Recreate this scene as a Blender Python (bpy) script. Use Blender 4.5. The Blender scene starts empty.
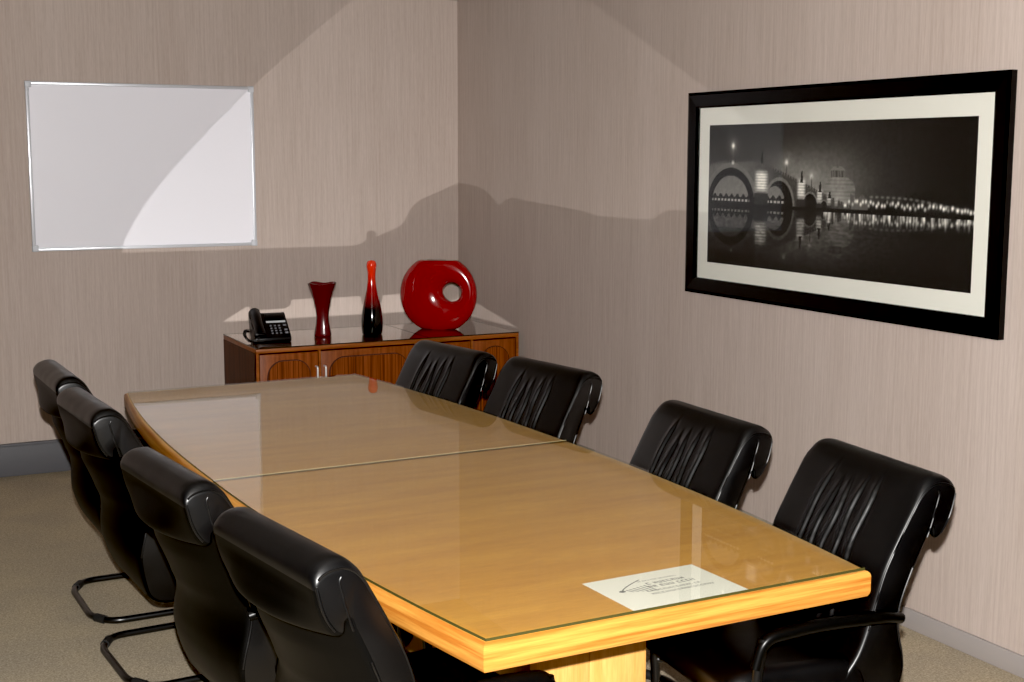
import bpy, bmesh, math, random
import numpy as np
from mathutils import Vector, Matrix

random.seed(7)
sc = bpy.context.scene
COL = sc.collection
PI = math.pi

# ------------------------------------------------------------------ helpers
def lin(r, g, b):
    f = lambda c: (c/255/12.92) if c/255 <= 0.04045 else ((c/255+0.055)/1.055)**2.4
    return (f(r), f(g), f(b), 1.0)

def link(o, parent=None):
    COL.objects.link(o)
    if parent is not None:
        o.parent = parent
    return o

def tag(o, label=None, cat=None, group=None, kind=None):
    if label: o['label'] = label
    if cat: o['category'] = cat
    if group: o['group'] = group
    if kind: o['kind'] = kind
    return o

def empty(name, loc, rz=0.0, label=None, cat=None, group=None):
    o = bpy.data.objects.new(name, None)
    o.empty_display_size = 0.1
    o.location = loc
    o.rotation_euler = (0, 0, rz)
    link(o)
    return tag(o, label, cat, group)

def mesh_obj(name, bm, mat, parent=None, smooth=None, loc=None):
    bmesh.ops.recalc_face_normals(bm, faces=bm.faces[:])
    me = bpy.data.meshes.new(name)
    bm.to_mesh(me)
    bm.free()
    if mat: me.materials.append(mat)
    if smooth is not None:
        for p in me.polygons: p.use_smooth = True
        if smooth < 179:
            me.set_sharp_from_angle(angle=math.radians(smooth))
    o = bpy.data.objects.new(name, me)
    link(o, parent)
    if loc is not None: o.location = loc
    return o

def box(bm, lo, hi, bev=0.0, seg=2, M=None):
    r = bmesh.ops.create_cube(bm, size=1.0)
    vs = r['verts']
    for v in vs:
        v.co = Vector((lo[i] + (v.co[i]+0.5)*(hi[i]-lo[i]) for i in range(3)))
    if bev > 0:
        es = list({e for v in vs for e in v.link_edges})
        rr = bmesh.ops.bevel(bm, geom=es, offset=bev, segments=seg, profile=0.5, affect='EDGES')
        vs = list({v for f in rr['faces'] for v in f.verts} | {v for v in vs if v.is_valid})
    if M is not None:
        for v in vs: v.co = M @ v.co
    return vs

def fillet(pts, rad, n=6):
    """round the corners of a polyline"""
    P = [Vector(p) for p in pts]
    out = [P[0]]
    for i in range(1, len(P)-1):
        a, b, c = P[i-1], P[i], P[i+1]
        r = rad[i] if isinstance(rad, (list, tuple)) else rad
        r = min(r, (a-b).length*0.48, (c-b).length*0.48)
        p, q = b+(a-b).normalized()*r, b+(c-b).normalized()*r
        for k in range(n+1):
            t = k/n
            out.append(p*(1-t)**2 + b*2*t*(1-t) + q*t*t)
    out.append(P[-1])
    return out

def tube(bm, pts, rad, n=10, caps=True, sx=1.0):
    P = [Vector(p) for p in pts]
    T = []
    for i in range(len(P)):
        a = P[max(i-1, 0)]; b = P[min(i+1, len(P)-1)]
        T.append((b-a).normalized())
    N = T[0].orthogonal().normalized()
    rings = []
    for i, p in enumerate(P):
        N = (N - T[i]*N.dot(T[i]))
        if N.length < 1e-6: N = T[i].orthogonal()
        N.normalize()
        B = T[i].cross(N)
        r = rad[i] if isinstance(rad, (list, tuple)) else rad
        rings.append([bm.verts.new(p + N*(r*math.cos(2*PI*k/n)*sx) + B*(r*math.sin(2*PI*k/n))) for k in range(n)])
    for a, b in zip(rings, rings[1:]):
        for k in range(n):
            bm.faces.new((a[k], a[(k+1) % n], b[(k+1) % n], b[k]))
    if caps:
        bm.faces.new(rings[0][::-1]); bm.faces.new(rings[-1])

def prism(bm, outline, z0, z1):
    """outline: list of (x, y); vertical prism"""
    a = [bm.verts.new((x, y, z0)) for x, y in outline]
    b = [bm.verts.new((x, y, z1)) for x, y in outline]
    n = len(a)
    for i in range(n):
        bm.faces.new((a[i], a[(i+1) % n], b[(i+1) % n], b[i]))
    bm.faces.new(a[::-1]); bm.faces.new(b)

def lathe(bm, prof, n=48, fn=None):
    """prof: (r, z) from bottom to top; closes at ends when r is 0"""
    rings = []
    for r, z in prof:
        if r < 1e-6:
            rings.append([bm.verts.new((0, 0, z))])
        else:
            rings.append([bm.verts.new((r*(fn(2*PI*k/n, z) if fn else 1)*math.cos(2*PI*k/n), r*(fn(2*PI*k/n, z) if fn else 1)*math.sin(2*PI*k/n), z)) for k in range(n)])
    for a, b in zip(rings, rings[1:]):
        for k in range(n):
            k2 = (k+1) % n
            if len(a) == 1 and len(b) == 1: continue
            if len(a) == 1: bm.faces.new((a[0], b[k2], b[k]))
            elif len(b) == 1: bm.faces.new((a[k], a[k2], b[0]))
            else: bm.faces.new((a[k], a[k2], b[k2], b[k]))

def catmull(P, per, closed=True):
    P = [np.array(p, float) for p in P]
    n = len(P); out = []
    rng = range(n) if closed else range(n-1)
    for i in rng:
        if closed:
            p0, p1, p2, p3 = P[(i-1) % n], P[i], P[(i+1) % n], P[(i+2) % n]
        else:
            p0, p1, p2, p3 = P[max(i-1, 0)], P[i], P[i+1], P[min(i+2, n-1)]
        for k in range(per):
            t = k/per
            out.append(0.5*((2*p1)+(-p0+p2)*t+(2*p0-5*p1+4*p2-p3)*t*t+(-p0+3*p1-3*p2+p3)*t**3))
    if not closed: out.append(P[-1])
    return out

# ------------------------------------------------------------------ materials
def new_mat(name):
    m = bpy.data.materials.new(name)
    m.use_nodes = True
    nt = m.node_tree
    return m, nt, nt.nodes['Principled BSDF']

def plain(name, col, rough=0.5, metal=0.0, spec=0.5, coat=0.0):
    m, nt, p = new_mat(name)
    p.inputs['Base Color'].default_value = col
    p.inputs['Roughness'].default_value = rough
    p.inputs['Metallic'].default_value = metal
    p.inputs['Specular IOR Level'].default_value = spec
    p.inputs['Coat Weight'].default_value = coat
    p.inputs['Coat Roughness'].default_value = 0.05
    return m

def noise(nt, scale, detail=3, mapscale=(1, 1, 1), rot=(0, 0, 0), rough=0.5, coord='Object'):
    tc = nt.nodes.new('ShaderNodeTexCoord')
    mp = nt.nodes.new('ShaderNodeMapping')
    mp.inputs['Scale'].default_value = mapscale
    mp.inputs['Rotation'].default_value = rot
    nz = nt.nodes.new('ShaderNodeTexNoise')
    nz.inputs['Scale'].default_value = scale
    nz.inputs['Detail'].default_value = detail
    nz.inputs['Roughness'].default_value = rough
    nt.links.new(tc.outputs[coord], mp.inputs['Vector'])
    nt.links.new(mp.outputs['Vector'], nz.inputs['Vector'])
    return nz

def ramp(nt, src, stops):
    r = nt.nodes.new('ShaderNodeValToRGB')
    el = r.color_ramp.elements
    while len(el) < len(stops): el.new(0.5)
    for e, (pos, c) in zip(el, stops):
        e.position = pos; e.color = c
    nt.links.new(src, r.inputs['Fac'])
    return r

def mixc(nt, a, b, fac, mode='MIX'):
    n = nt.nodes.new('ShaderNodeMix'); n.data_type = 'RGBA'; n.blend_type = mode
    if isinstance(fac, (int, float)): n.inputs[0].default_value = fac
    else: nt.links.new(fac, n.inputs[0])
    for s, i in ((a, 6), (b, 7)):
        if isinstance(s, tuple): n.inputs[i].default_value = s
        else: nt.links.new(s, n.inputs[i])
    return n.outputs[2]

def bump(nt, p, h, strength, dist=0.002):
    b = nt.nodes.new('ShaderNodeBump')
    b.inputs['Strength'].default_value = strength
    b.inputs['Distance'].default_value = dist
    nt.links.new(h, b.inputs['Height'])
    nt.links.new(b.outputs['Normal'], p.inputs['Normal'])

def wood(name, dark, light, ms, scale=6.0, rough=0.4, spec=0.4, fine=0.35, coat=0.0, lo=0.3, hi=0.7):
    m, nt, p = new_mat(name)
    n1 = noise(nt, scale, 4, ms)
    r1 = ramp(nt, n1.outputs['Fac'], [(lo, dark), (hi, light)])
    n2 = noise(nt, scale*9, 3, ms)
    r2 = ramp(nt, n2.outputs['Fac'], [(0.3, (0.62, 0.58, 0.52, 1)), (0.65, (1, 1, 1, 1))])
    nt.links.new(mixc(nt, r1.outputs[0], r2.outputs[0], fine, 'MULTIPLY'), p.inputs['Base Color'])
    p.inputs['Roughness'].default_value = rough
    p.inputs['Specular IOR Level'].default_value = spec
    p.inputs['Coat Weight'].default_value = coat
    return m

def wallpaper(name, tint=1.0):
    m, nt, p = new_mat(name)
    n1 = noise(nt, 1.0, 3, (95, 95, 2.6), rough=0.6)
    c = lambda r, g, b: tuple(list(x*tint for x in lin(r, g, b)[:3]) + [1])
    r1 = ramp(nt, n1.outputs['Fac'], [(0.3, c(180, 165, 156)), (0.7, c(194, 180, 172))])
    n2 = noise(nt, 1.0, 2, (3.2, 3.2, 0.12))
    r2 = ramp(nt, n2.outputs['Fac'], [(0.35, (0.90, 0.88, 0.86, 1)), (0.65, (1, 1, 1, 1))])
    n3 = noise(nt, 1.0, 4, (260, 260, 22))
    r3 = ramp(nt, n3.outputs['Fac'], [(0.35, (0.9, 0.89, 0.88, 1)), (0.6, (1, 1, 1, 1))])
    a = mixc(nt, r1.outputs[0], r2.outputs[0], 0.6, 'MULTIPLY')
    a = mixc(nt, a, r3.outputs[0], 0.6, 'MULTIPLY')
    nt.links.new(a, p.inputs['Base Color'])
    p.inputs['Roughness'].default_value = 0.75
    p.inputs['Specular IOR Level'].default_value = 0.2
    bump(nt, p, n3.outputs['Fac'], 0.12, 0.001)
    return m

def glass_sheet(name, tint, boost=1.0):
    """thin clear sheet: straight-through transmission plus a mirror-like Fresnel reflection on the outward faces"""
    m = bpy.data.materials.new(name); m.use_nodes = True
    nt = m.node_tree; nt.nodes.clear()
    out = nt.nodes.new('ShaderNodeOutputMaterial')
    tr = nt.nodes.new('ShaderNodeBsdfTransparent'); tr.inputs['Color'].default_value = tint
    gl = nt.nodes.new('ShaderNodeBsdfGlossy'); gl.inputs['Roughness'].default_value = 0.0
    fr = nt.nodes.new('ShaderNodeFresnel'); fr.inputs['IOR'].default_value = 1.52
    geo = nt.nodes.new('ShaderNodeNewGeometry')
    inv = nt.nodes.new('ShaderNodeMath'); inv.operation = 'SUBTRACT'; inv.inputs[0].default_value = 1.0
    nt.links.new(geo.outputs['Backfacing'], inv.inputs[1])
    mu = nt.nodes.new('ShaderNodeMath'); mu.operation = 'MULTIPLY'; mu.use_clamp = True
    nt.links.new(fr.outputs[0], mu.inputs[0]); nt.links.new(inv.outputs[0], mu.inputs[1])
    mb = nt.nodes.new('ShaderNodeMath'); mb.operation = 'MULTIPLY'; mb.use_clamp = True
    nt.links.new(mu.outputs[0], mb.inputs[0]); mb.inputs[1].default_value = boost
    mx = nt.nodes.new('ShaderNodeMixShader')
    nt.links.new(mb.outputs[0], mx.inputs[0])
    nt.links.new(tr.outputs[0], mx.inputs[1]); nt.links.new(gl.outputs[0], mx.inputs[2])
    nt.links.new(mx.outputs[0], out.inputs[0])
    return m

M = {}
M['wall'] = wallpaper('striated_wallpaper')
M['ceiling'] = plain('ceiling_paint', lin(150, 146, 140), 0.9)
M['dark_wall'] = plain('dark_wall_paint', lin(88, 80, 74), 0.9)
M['skirt_dark'] = plain('dark_grey_trunking', lin(88, 88, 92), 0.55)
M['skirt_light'] = plain('light_grey_skirting', lin(158, 151, 148), 0.5)

m, nt, p = new_mat('loop_pile_carpet'); M['carpet'] = m
n1 = noise(nt, 150, 4, rough=0.75)
n2 = noise(nt, 3.0, 3)
n3 = noise(nt, 60, 3)
r1 = ramp(nt, n1.outputs['Fac'], [(0.3, lin(140, 128, 106)), (0.7, lin(222, 208, 184))])
r2 = ramp(nt, n2.outputs['Fac'], [(0.35, (0.86, 0.86, 0.88, 1)), (0.65, (1, 0.98, 0.94, 1))])
r3 = ramp(nt, n3.outputs['Fac'], [(0.35, (0.82, 0.82, 0.82, 1)), (0.65, (1, 1, 1, 1))])
nt.links.new(mixc(nt, mixc(nt, r1.outputs[0], r2.outputs[0], 1, 'MULTIPLY'), r3.outputs[0], 0.8, 'MULTIPLY'), p.inputs['Base Color'])
p.inputs['Roughness'].default_value = 0.95; p.inputs['Specular IOR Level'].default_value = 0.05
bump(nt, p, n1.outputs['Fac'], 0.6, 0.004)

m, nt, p = new_mat('black_leather'); M['leather'] = m
p.inputs['Base Color'].default_value = (0.0035, 0.0035, 0.0038, 1)
n1 = noise(nt, 320, 4); n2 = noise(nt, 9, 2)
rr = ramp(nt, n2.outputs['Fac'], [(0.3, (0.30, 0.30, 0.30, 1)), (0.7, (0.40, 0.40, 0.40, 1))])
nt.links.new(rr.outputs[0], p.inputs['Roughness'])
p.inputs['Specular IOR Level'].default_value = 0.5
bump(nt, p, n1.outputs['Fac'], 0.10, 0.0005)
M['leather_rear'] = plain('dimmed_black_rear_leather', (0.0035, 0.0035, 0.0035, 1), 0.42, 0, 0.1)  # copy of the black leather, reflection cut so the rear renders darker
M['black_metal'] = plain('black_painted_tube', (0.006, 0.006, 0.006, 1), 0.28, 0.0, 0.5)
M['black_arm'] = plain('black_arm_plastic', (0.004, 0.004, 0.004, 1), 0.3, 0.0, 0.18)
M['rubber'] = plain('black_rubber', (0.012, 0.012, 0.012, 1), 0.6)

M['table_wood'] = wood('honey_table_veneer', lin(188, 129, 46), lin(206, 149, 60), (1.2, 9, 1), 2.2, 0.45, 0.3, 0.35)
M['edge_wood'] = wood('laminated_pine_edge', lin(176, 108, 42), lin(212, 150, 70), (0.8, 0.8, 30), 3.0, 0.35, 0.4, 0.5, lo=0.36, hi=0.6)
M['pedestal_wood'] = wood('pale_pine_board', lin(206, 150, 76), lin(224, 176, 104), (14, 14, 0.9), 2.5, 0.4, 0.4, 0.45)
M['cab_wood'] = wood('reddish_teak', lin(112, 56, 24), lin(152, 84, 40), (16, 16, 1.0), 3.0, 0.35, 0.45, 0.6)
M['cab_edge'] = wood('teak_edging', lin(126, 70, 32), lin(166, 98, 48), (1.2, 16, 16), 3.0, 0.35, 0.45, 0.5)
M['cab_arch'] = wood('ribbed_teak_panel', lin(92, 44, 18), lin(152, 82, 38), (60, 8, 0.6), 2.0, 0.35, 0.4, 0.75, lo=0.38, hi=0.62)
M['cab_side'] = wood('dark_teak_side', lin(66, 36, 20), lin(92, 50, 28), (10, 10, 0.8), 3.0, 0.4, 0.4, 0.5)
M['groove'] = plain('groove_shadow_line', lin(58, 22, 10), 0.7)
M['glass_table'] = glass_sheet('clear_table_glass', (0.985, 0.985, 0.965, 1), 1.0)
M['glass_cab'] = glass_sheet('clear_cabinet_glass', (0.95, 0.97, 0.95, 1), 1.5)
M['glass_pane'] = glass_sheet('picture_glass', (0.98, 0.985, 0.98, 1), 1.0)
def edge_glass(name, col):
    m, nt, p = new_mat(name)
    p.inputs['Base Color'].default_value = col; p.inputs['Roughness'].default_value = 0.15
    tr = nt.nodes.new('ShaderNodeBsdfTransparent'); mx = nt.nodes.new('ShaderNodeMixShader'); g = nt.nodes.new('ShaderNodeNewGeometry')
    tr.inputs['Color'].default_value = (0.9, 0.94, 0.88, 1)
    nt.links.new(g.outputs['Backfacing'], mx.inputs[0]); nt.links.new(p.outputs[0], mx.inputs[1]); nt.links.new(tr.outputs[0], mx.inputs[2])
    nt.links.new(mx.outputs[0], nt.nodes['Material Output'].inputs[0])
    return m
M['glass_edge'] = edge_glass('green_glass_edge', lin(66, 64, 34))
M['seam_edge'] = edge_glass('pale_cut_glass_edge', lin(210, 200, 158))
M['cab_glass_edge'] = edge_glass('dark_glass_edge', lin(40, 28, 18))
M['bright_metal'] = plain('bright_satin_metal', (0.85, 0.85, 0.85, 1), 0.3, 0.3)
M['chrome'] = plain('chrome', (0.8, 0.8, 0.8, 1), 0.12, 1.0)
M['alu'] = plain('anodised_aluminium', lin(206, 208, 214), 0.35, 0.35)
M['alu_cap'] = plain('grey_corner_plastic', lin(196, 198, 204), 0.5)
M['board'] = plain('white_enamel', lin(240, 239, 246), 0.22, 0, 0.4)
M['frame_black'] = plain('black_lacquer_frame', (0.002, 0.002, 0.0022, 1), 0.25, 0.0, 0.2)
M['mat_board'] = plain('cream_mat_board', lin(234, 231, 222), 0.85)
M['paper'] = plain('white_paper', lin(238, 238, 228), 0.8)
M['ink'] = plain('grey_ink', lin(112, 115, 113), 0.8)
M['phone'] = plain('black_phone_plastic', (0.008, 0.008, 0.009, 1), 0.3)
M['phone_key'] = plain('grey_phone_keys', lin(128, 130, 136), 0.4)
M['phone_lcd'] = plain('pale_display', lin(214, 218, 222), 0.25)
M['burgundy'] = plain('burgundy_glaze', lin(92, 16, 22), 0.25, 0, 0.5, 0.3)
M['red_glaze'] = plain('deep_red_glaze', lin(152, 2, 8), 0.14, 0, 0.5, 0.6)
M['mouth_shade'] = plain('painted_mouth_shade', lin(40, 6, 8), 0.5)

m, nt, p = new_mat('red_to_black_glaze'); M['bottle'] = m
tc = nt.nodes.new('ShaderNodeTexCoord'); sp = nt.nodes.new('ShaderNodeSeparateXYZ')
nt.links.new(tc.outputs['Object'], sp.inputs[0])
mr = nt.nodes.new('ShaderNodeMapRange'); mr.inputs['From Max'].default_value = 0.40
nt.links.new(sp.outputs['Z'], mr.inputs['Value'])
rr = ramp(nt, mr.outputs[0], [(0.34, (0.003, 0.003, 0.003, 1)), (0.45, lin(110, 8, 12)), (0.62, lin(170, 16, 14)), (0.8, lin(232, 48, 24)), (1.0, lin(240, 62, 34))])
nt.links.new(rr.outputs[0], p.inputs['Base Color'])
p.inputs['Roughness'].default_value = 0.12; p.inputs['Coat Weight'].default_value = 0.5

p = M['table_wood'].node_tree.nodes['Principled BSDF']
p.inputs['Sheen Weight'].default_value = 0.15; p.inputs['Sheen Roughness'].default_value = 0.4; p.inputs['Sheen Tint'].default_value = (1.0, 0.84, 0.5, 1)
for k_, v_ in (('cab_side', 0.08), ('cab_wood', 0.2), ('cab_edge', 0.2), ('cab_arch', 0.2)):
    M[k_].node_tree.nodes['Principled BSDF'].inputs['Specular IOR Level'].default_value = v_
# ------------------------------------------------------------------ the room (corner of the two walls at the origin)
H = 2.59
XL, YF = -7.5, -12.0
def slab(name, lo, hi, mat):
    bm = bmesh.new(); box(bm, lo, hi)
    o = mesh_obj(name, bm, mat); o['kind'] = 'structure'
    return o
floor = slab('floor', (XL, YF, -0.1), (0.0, 0.0, 0), M['carpet'])
ceiling = slab('ceiling', (XL, YF, H), (0.0, 0.0, H+0.1), M['ceiling'])
wall_back = slab('wall_back', (XL-0.1, 0, -0.1), (0.1, 0.1, H+0.1), M['wall'])
wall_right = slab('wall_right', (0, YF-0.1, -0.1), (0.1, 0, H+0.1), M['wall'])
wall_left = slab('wall_left', (XL-0.1, YF, -0.1), (XL, 0, H+0.1), M['dark_wall'])
wall_front = slab('wall_front', (XL-0.1, YF-0.1, -0.1), (0, YF, H+0.1), M['dark_wall'])

bm = bmesh.new()
box(bm, (XL, -0.022, 0), (-0.012, -0.0005, 0.172), 0.004)
box(bm, (XL, -0.026, 0.160), (-0.012, -0.0005, 0.175), 0.003)
o = mesh_obj('baseboard_back', bm, M['skirt_dark'], smooth=40); o['kind'] = 'structure'
bm = bmesh.new()
box(bm, (-0.014, YF, 0), (-0.0005, -0.0005, 0.073), 0.004)
o = mesh_obj('baseboard_right', bm, M['skirt_light'], smooth=40); o['kind'] = 'structure'

# ------------------------------------------------------------------ whiteboard
x0, x1, z0, z1 = -2.446, -1.249, 1.1825, 2.059
wb = empty('whiteboard', ((x0+x1)/2, 0, z0), 0, 'white dry-wipe board with slim silver frame on the back wall', 'whiteboard')
w2, hh = (x1-x0)/2, z1-z0
bm = bmesh.new()
box(bm, (-w2+0.012, -0.012, 0.012), (w2-0.012, -0.003, hh-0.012))
wb_face = mesh_obj('writing_surface', bm, M['board'], wb)
bm = bmesh.new(); fw = 0.017
box(bm, (-w2, -0.02, 0), (w2, -0.002, fw), 0.003)
box(bm, (-w2, -0.02, hh-fw), (w2, -0.002, hh), 0.003)
box(bm, (-w2, -0.02, fw*0.6), (-w2+fw, -0.002, hh-fw*0.6), 0.003)
box(bm, (w2-fw, -0.02, fw*0.6), (w2, -0.002, hh-fw*0.6), 0.003)
wb_frame = mesh_obj('frame', bm, M['alu'], wb, smooth=40)
for sx in (-1, 1):
    for zc in (0, hh-0.03):
        bm = bmesh.new()
        a, b = sorted((sx*(w2+0.002), sx*(w2-0.03)))
        box(bm, (a, -0.0225, zc-0.002), (b, -0.0015, zc+0.032), 0.004)
        mesh_obj('corner_cap', bm, M['alu_cap'], wb, smooth=40)

# ------------------------------------------------------------------ framed night photograph on the right wall
fy0, fy1, fz0, fz1 = -2.4645, -4.260, 1.089, 1.950
pic = empty('framed_picture', (0, (fy0+fy1)/2, fz0), 0, 'black framed black-and-white night photograph of a river bridge on right wall', 'picture')
cyp = (fy0+fy1)/2
Y = lambda y: y-cyp
Z = lambda z: z-fz0
my0, my1, mz0, mz1 = -2.5365, -4.194, 1.1565, 1.883
py0, py1, pz0, pz1 = -2.606, -4.118, 1.2275, 1.8095
def ring(bm, o, i, xo, xi, xb):
    """rectangular moulding: outer rect o, inner rect i (y0,y1,z0,z1); xo = outer lip depth, xi = inner lip depth, xb = back"""
    def q(r, x): return [bm.verts.new((x, Y(r[0]), Z(r[2]))), bm.verts.new((x, Y(r[1]), Z(r[2]))), bm.verts.new((x, Y(r[1]), Z(r[3]))), bm.verts.new((x, Y(r[0]), Z(r[3])))]
    mid = tuple(o[k]*0.82+i[k]*0.18 for k in range(4))
    mid2 = tuple(o[k]*0.12+i[k]*0.88 for k in range(4))
    L = [q(o, xb), q(o, xo), q(mid, xo-0.004), q(mid2, xi-0.003), q(i, xi), q(i, xb)]
    for a, b in zip(L, L[1:]+L[:1]):
        for k in range(4):
            bm.faces.new((a[k], a[(k+1) % 4], b[(k+1) % 4], b[k]))
bm = bmesh.new(); ring(bm, (fy0, fy1, fz0, fz1), (my0, my1, mz0, mz1), -0.026, -0.024, -0.001)
mesh_obj('frame', bm, M['frame_black'], pic)
bm = bmesh.new()
def flat_ring(bm, o, i, x, xb):
    def q(r, x): return [bm.verts.new((x, Y(r[0]), Z(r[2]))), bm.verts.new((x, Y(r[1]), Z(r[2]))), bm.verts.new((x, Y(r[1]), Z(r[3]))), bm.verts.new((x, Y(r[0]), Z(r[3])))]
    L = [q(o, xb), q(o, x), q(i, x), q(i, xb)]
    for a, b in zip(L, L[1:]):
        for k in range(4):
            bm.faces.new((a[k], a[(k+1) % 4], b[(k+1) % 4], b[k]))
flat_ring(bm, (my0+0.012, my1-0.012, mz0-0.012, mz1+0.012), (py0, py1, pz0, pz1), -0.011, -0.008)
pic_mat = mesh_obj('mat', bm, M['mat_board'], pic)

# the print: a flat sheet whose tones are computed per vertex
NU, NV = 470, 190
u = np.linspace(0, 1, NU)[None, :].repeat(NV, 0)
v = np.linspace(0, 1, NV)[:, None].repeat(NU, 1)
A = (py0-py1)/(pz1-pz0)                     # aspect of the sheet
def sm(a, b, t):
    t = np.clip((t-a)/(b-a), 0, 1); return t*t*(3-2*t)
def blob(cu, cv, ru, rv): return np.exp(-(((u-cu)/ru)**2+((v-cv)/rv)**2))
rng = np.random.default_rng(3)
def vnoise(nu, nv):
    g = rng.random((nv+2, nu+2))
    x = u*nu; y = v*nv; i = x.astype(int); j = y.astype(int); fx = x-i; fy = y-j
    return (g[j, i]*(1-fx)+g[j, i+1]*fx)*(1-fy)+(g[j+1, i]*(1-fx)+g[j+1, i+1]*fx)*fy
WL = 0.43                                   # waterline at the far bank
vm = np.where(v < WL, 2*WL-v, v)            # mirrored height, for reflections
def upper(u, v):
    """tone of the scene above the water"""
    t = 0.02+0.055*np.exp(-((v-0.55)/0.35)**2)*np.exp(-((u-0.25)/0.5)**2)
    t = t+0.16*np.exp(-(((u-0.45)/0.16)**2+((v-0.62)/0.18)**2))
    t = t*(1-0.6*sm(0.55, 0.95, u))
    # low far shore with lights
    shore = 0.475+0.012*np.sin(u*60)
    t = np.where((v < shore) & (u > 0.5), 0.03, t)
    # domed round building behind the bridge
    body = (np.abs(u-0.556) < 0.058) & (v < 0.575)
    cap = ((u-0.556)/0.056)**2+((v-0.575)/0.075)**2 < 1
    tier = (np.abs(u-0.547) < 0.023) & (v < 0.69) & (v > 0.642)
    roof = (np.abs(u-0.547) < 0.028-0.6*np.maximum(v-0.69, 0)) & (v > 0.685) & (v < 0.71)
    fin = (np.abs(u-0.547) < 0.0035) & (v < 0.745) & (v > 0.70)
    st = 0.20+0.03*np.sin(v*260)+0.05*np.cos((u-0.55)*45)
    t = np.where(cap | body, st, t)
    t = np.where((np.abs(v-0.572) < 0.006) & (np.abs(u-0.556) < 0.058), 0.22, t)
    t = np.where(tier, np.where(np.mod(u*170, 1) < 0.45, 0.05, 0.17), t)
    t = np.where(roof, 0.2, t); t = np.where(fin, 0.13, t)
    t = np.where((np.abs(u-0.63) < 0.035) & (v < 0.52+0.02*np.sin(u*150)), 0.11, t)
    # dark trees on the right
    tr = 0.475+0.13*np.exp(-((u-0.895)/0.07)**2)+0.05*np.exp(-((u-0.80)/0.035)**2)+0.03*np.exp(-((u-0.72)/0.025)**2)+0.008*np.sin(u*210)+0.006*np.sin(u*370)
    t = np.where((v < tr) & (u > 0.66), 0.012, t)
    # bridge
    deck = np.interp(u, [0, 0.06, 0.12, 0.2, 0.26, 0.34, 0.42, 0.5, 0.58, 0.62], [0.72, 0.742, 0.75, 0.742, 0.722, 0.665, 0.60, 0.535, 0.478, 0.45])
    br = (v < deck) & (u < 0.60)
    t = np.where(br, 0.06+0.085*np.exp(-((u-0.08)/0.16)**2)+0.03*(vnoise(140, 60)-0.5), t)
    t = np.where((v < deck) & (v > deck-0.016) & (u < 0.60), np.where(np.mod(u*95, 1) < 0.5, 0.13, 0.05), t)
    # arches: pale voussoir ring, dark soffit, opening
    for cu, base, rad, ht, op, off in ((0.105, 0.43, 0.124, 0.30, 1, 0.0), (0.318, 0.43, 0.066, 0.205, 1, -0.018), (0.445, 0.43, 0.034, 0.115, 0, 0), (0.499, 0.43, 0.018, 0.065, 0, 0)):
        q = ((u-cu)/rad)**2+((v-base)/ht)**2
        t = np.where(br & (q < 1) & (q > 0.78) & (v > base), 0.17, t)
        t = np.where((q <= 0.78) & (v > base), 0.014, t)
        if op:
            q2 = ((u-cu-off)/(rad*0.70))**2+((v-base)/(ht*0.70))**2
            sky = 0.24-0.1*((v-base)/ht)
            t = np.where((q2 < 1) & (v > base), sky, t)
            t = np.where((q2 < 1) & (v > base) & (v < base+0.07+0.012*np.sin(u*240)), 0.02, t)
            t = np.where((q2 < 1) & (np.abs(v-base-0.035) < 0.006) & (np.sin(u*400) > -0.3), 0.4, t)
    # flood-lit pier faces
    for cu, hw, va, vb, k in ((0.242, 0.024, 0.535, 0.672, 0.85), (0.409, 0.0145, 0.50, 0.622, 0.75), (0.4815, 0.0095, 0.48, 0.558, 0.62), (0.518, 0.0075, 0.47, 0.528, 0.5), (0.545, 0.006, 0.462, 0.505, 0.4)):
        w = np.exp(-(np.abs(u-cu)/hw)**4)*sm(va-0.02, va+0.03, v)*(1-sm(vb-0.03, vb+0.02, v))
        t = t+k*w*(0.75+0.25*np.sin(v*330))
        t = np.where((np.abs(u-cu) < hw*1.25) & (v < va-0.012) & (u < 0.53), 0.035, t)
    # statues and lamps along the parapet
    for cu, vb_, h in ((0.243, 0.735, 0.085), (0.41, 0.61, 0.07), (0.483, 0.55, 0.06), (0.52, 0.515, 0.035)):
        t = np.where((np.abs(u-cu) < 0.0055*(1-0.6*(v-vb_)/h)) & (v >= vb_-0.01) & (v < vb_+h), 0.02, t)
    for cu, cv, k in ((0.113, 0.85, 1.0), (0.346, 0.735, 0.6), (0.448, 0.645, 0.3)):
        t = np.where((np.abs(u-cu) < 0.0022) & (v < cv) & (v > cv-0.11), 0.08, t)
        t = t+k*np.exp(-(((u-cu)/0.006)**2+((v-cv)/0.016)**2))+0.12*k*np.exp(-(((u-cu)/0.02)**2+((v-cv)/0.05)**2))
    t = t+0.5*np.exp(-(((u-0.113)/0.005)**2+((v-0.73)/0.012)**2))
    # string of lights along the far bank
    for i in range(46):
        cu = 0.575+0.425*i/45+rng.uniform(-0.003, 0.003)
        cv = 0.455+0.045*(1-((cu-0.72)/0.3)**2)*rng.uniform(0.2, 1.0)
        t = t+rng.uniform(0.25, 1.2)*np.exp(-(((u-cu)/0.0032)**2+((v-cv)/0.011)**2))
    t = t+0.16*np.exp(-((v-(0.525-0.55*(u-0.70)**2-0.12*np.maximum(u-0.8, 0)))/0.007)**2)*((u > 0.66) & (u < 0.97))*(0.5+0.5*np.sin(u*330))
    return t
st_ = rng.bit_generator.state
top = upper(u, v); 
rng.bit_generator.state = st_
ref = upper(u, np.where(v < WL, WL+(WL-v)*0.92, v))
streak = np.zeros_like(u)
for i in range(80):
    cu = 0.50+0.5*rng.random(); ln = rng.uniform(0.02, 0.095)
    streak += rng.uniform(0.1, 0.5)*np.exp(-((u-cu)/0.0026)**2)*sm(WL-0.02-ln, WL-ln*0.3, v)*(v < WL-0.012)
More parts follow.
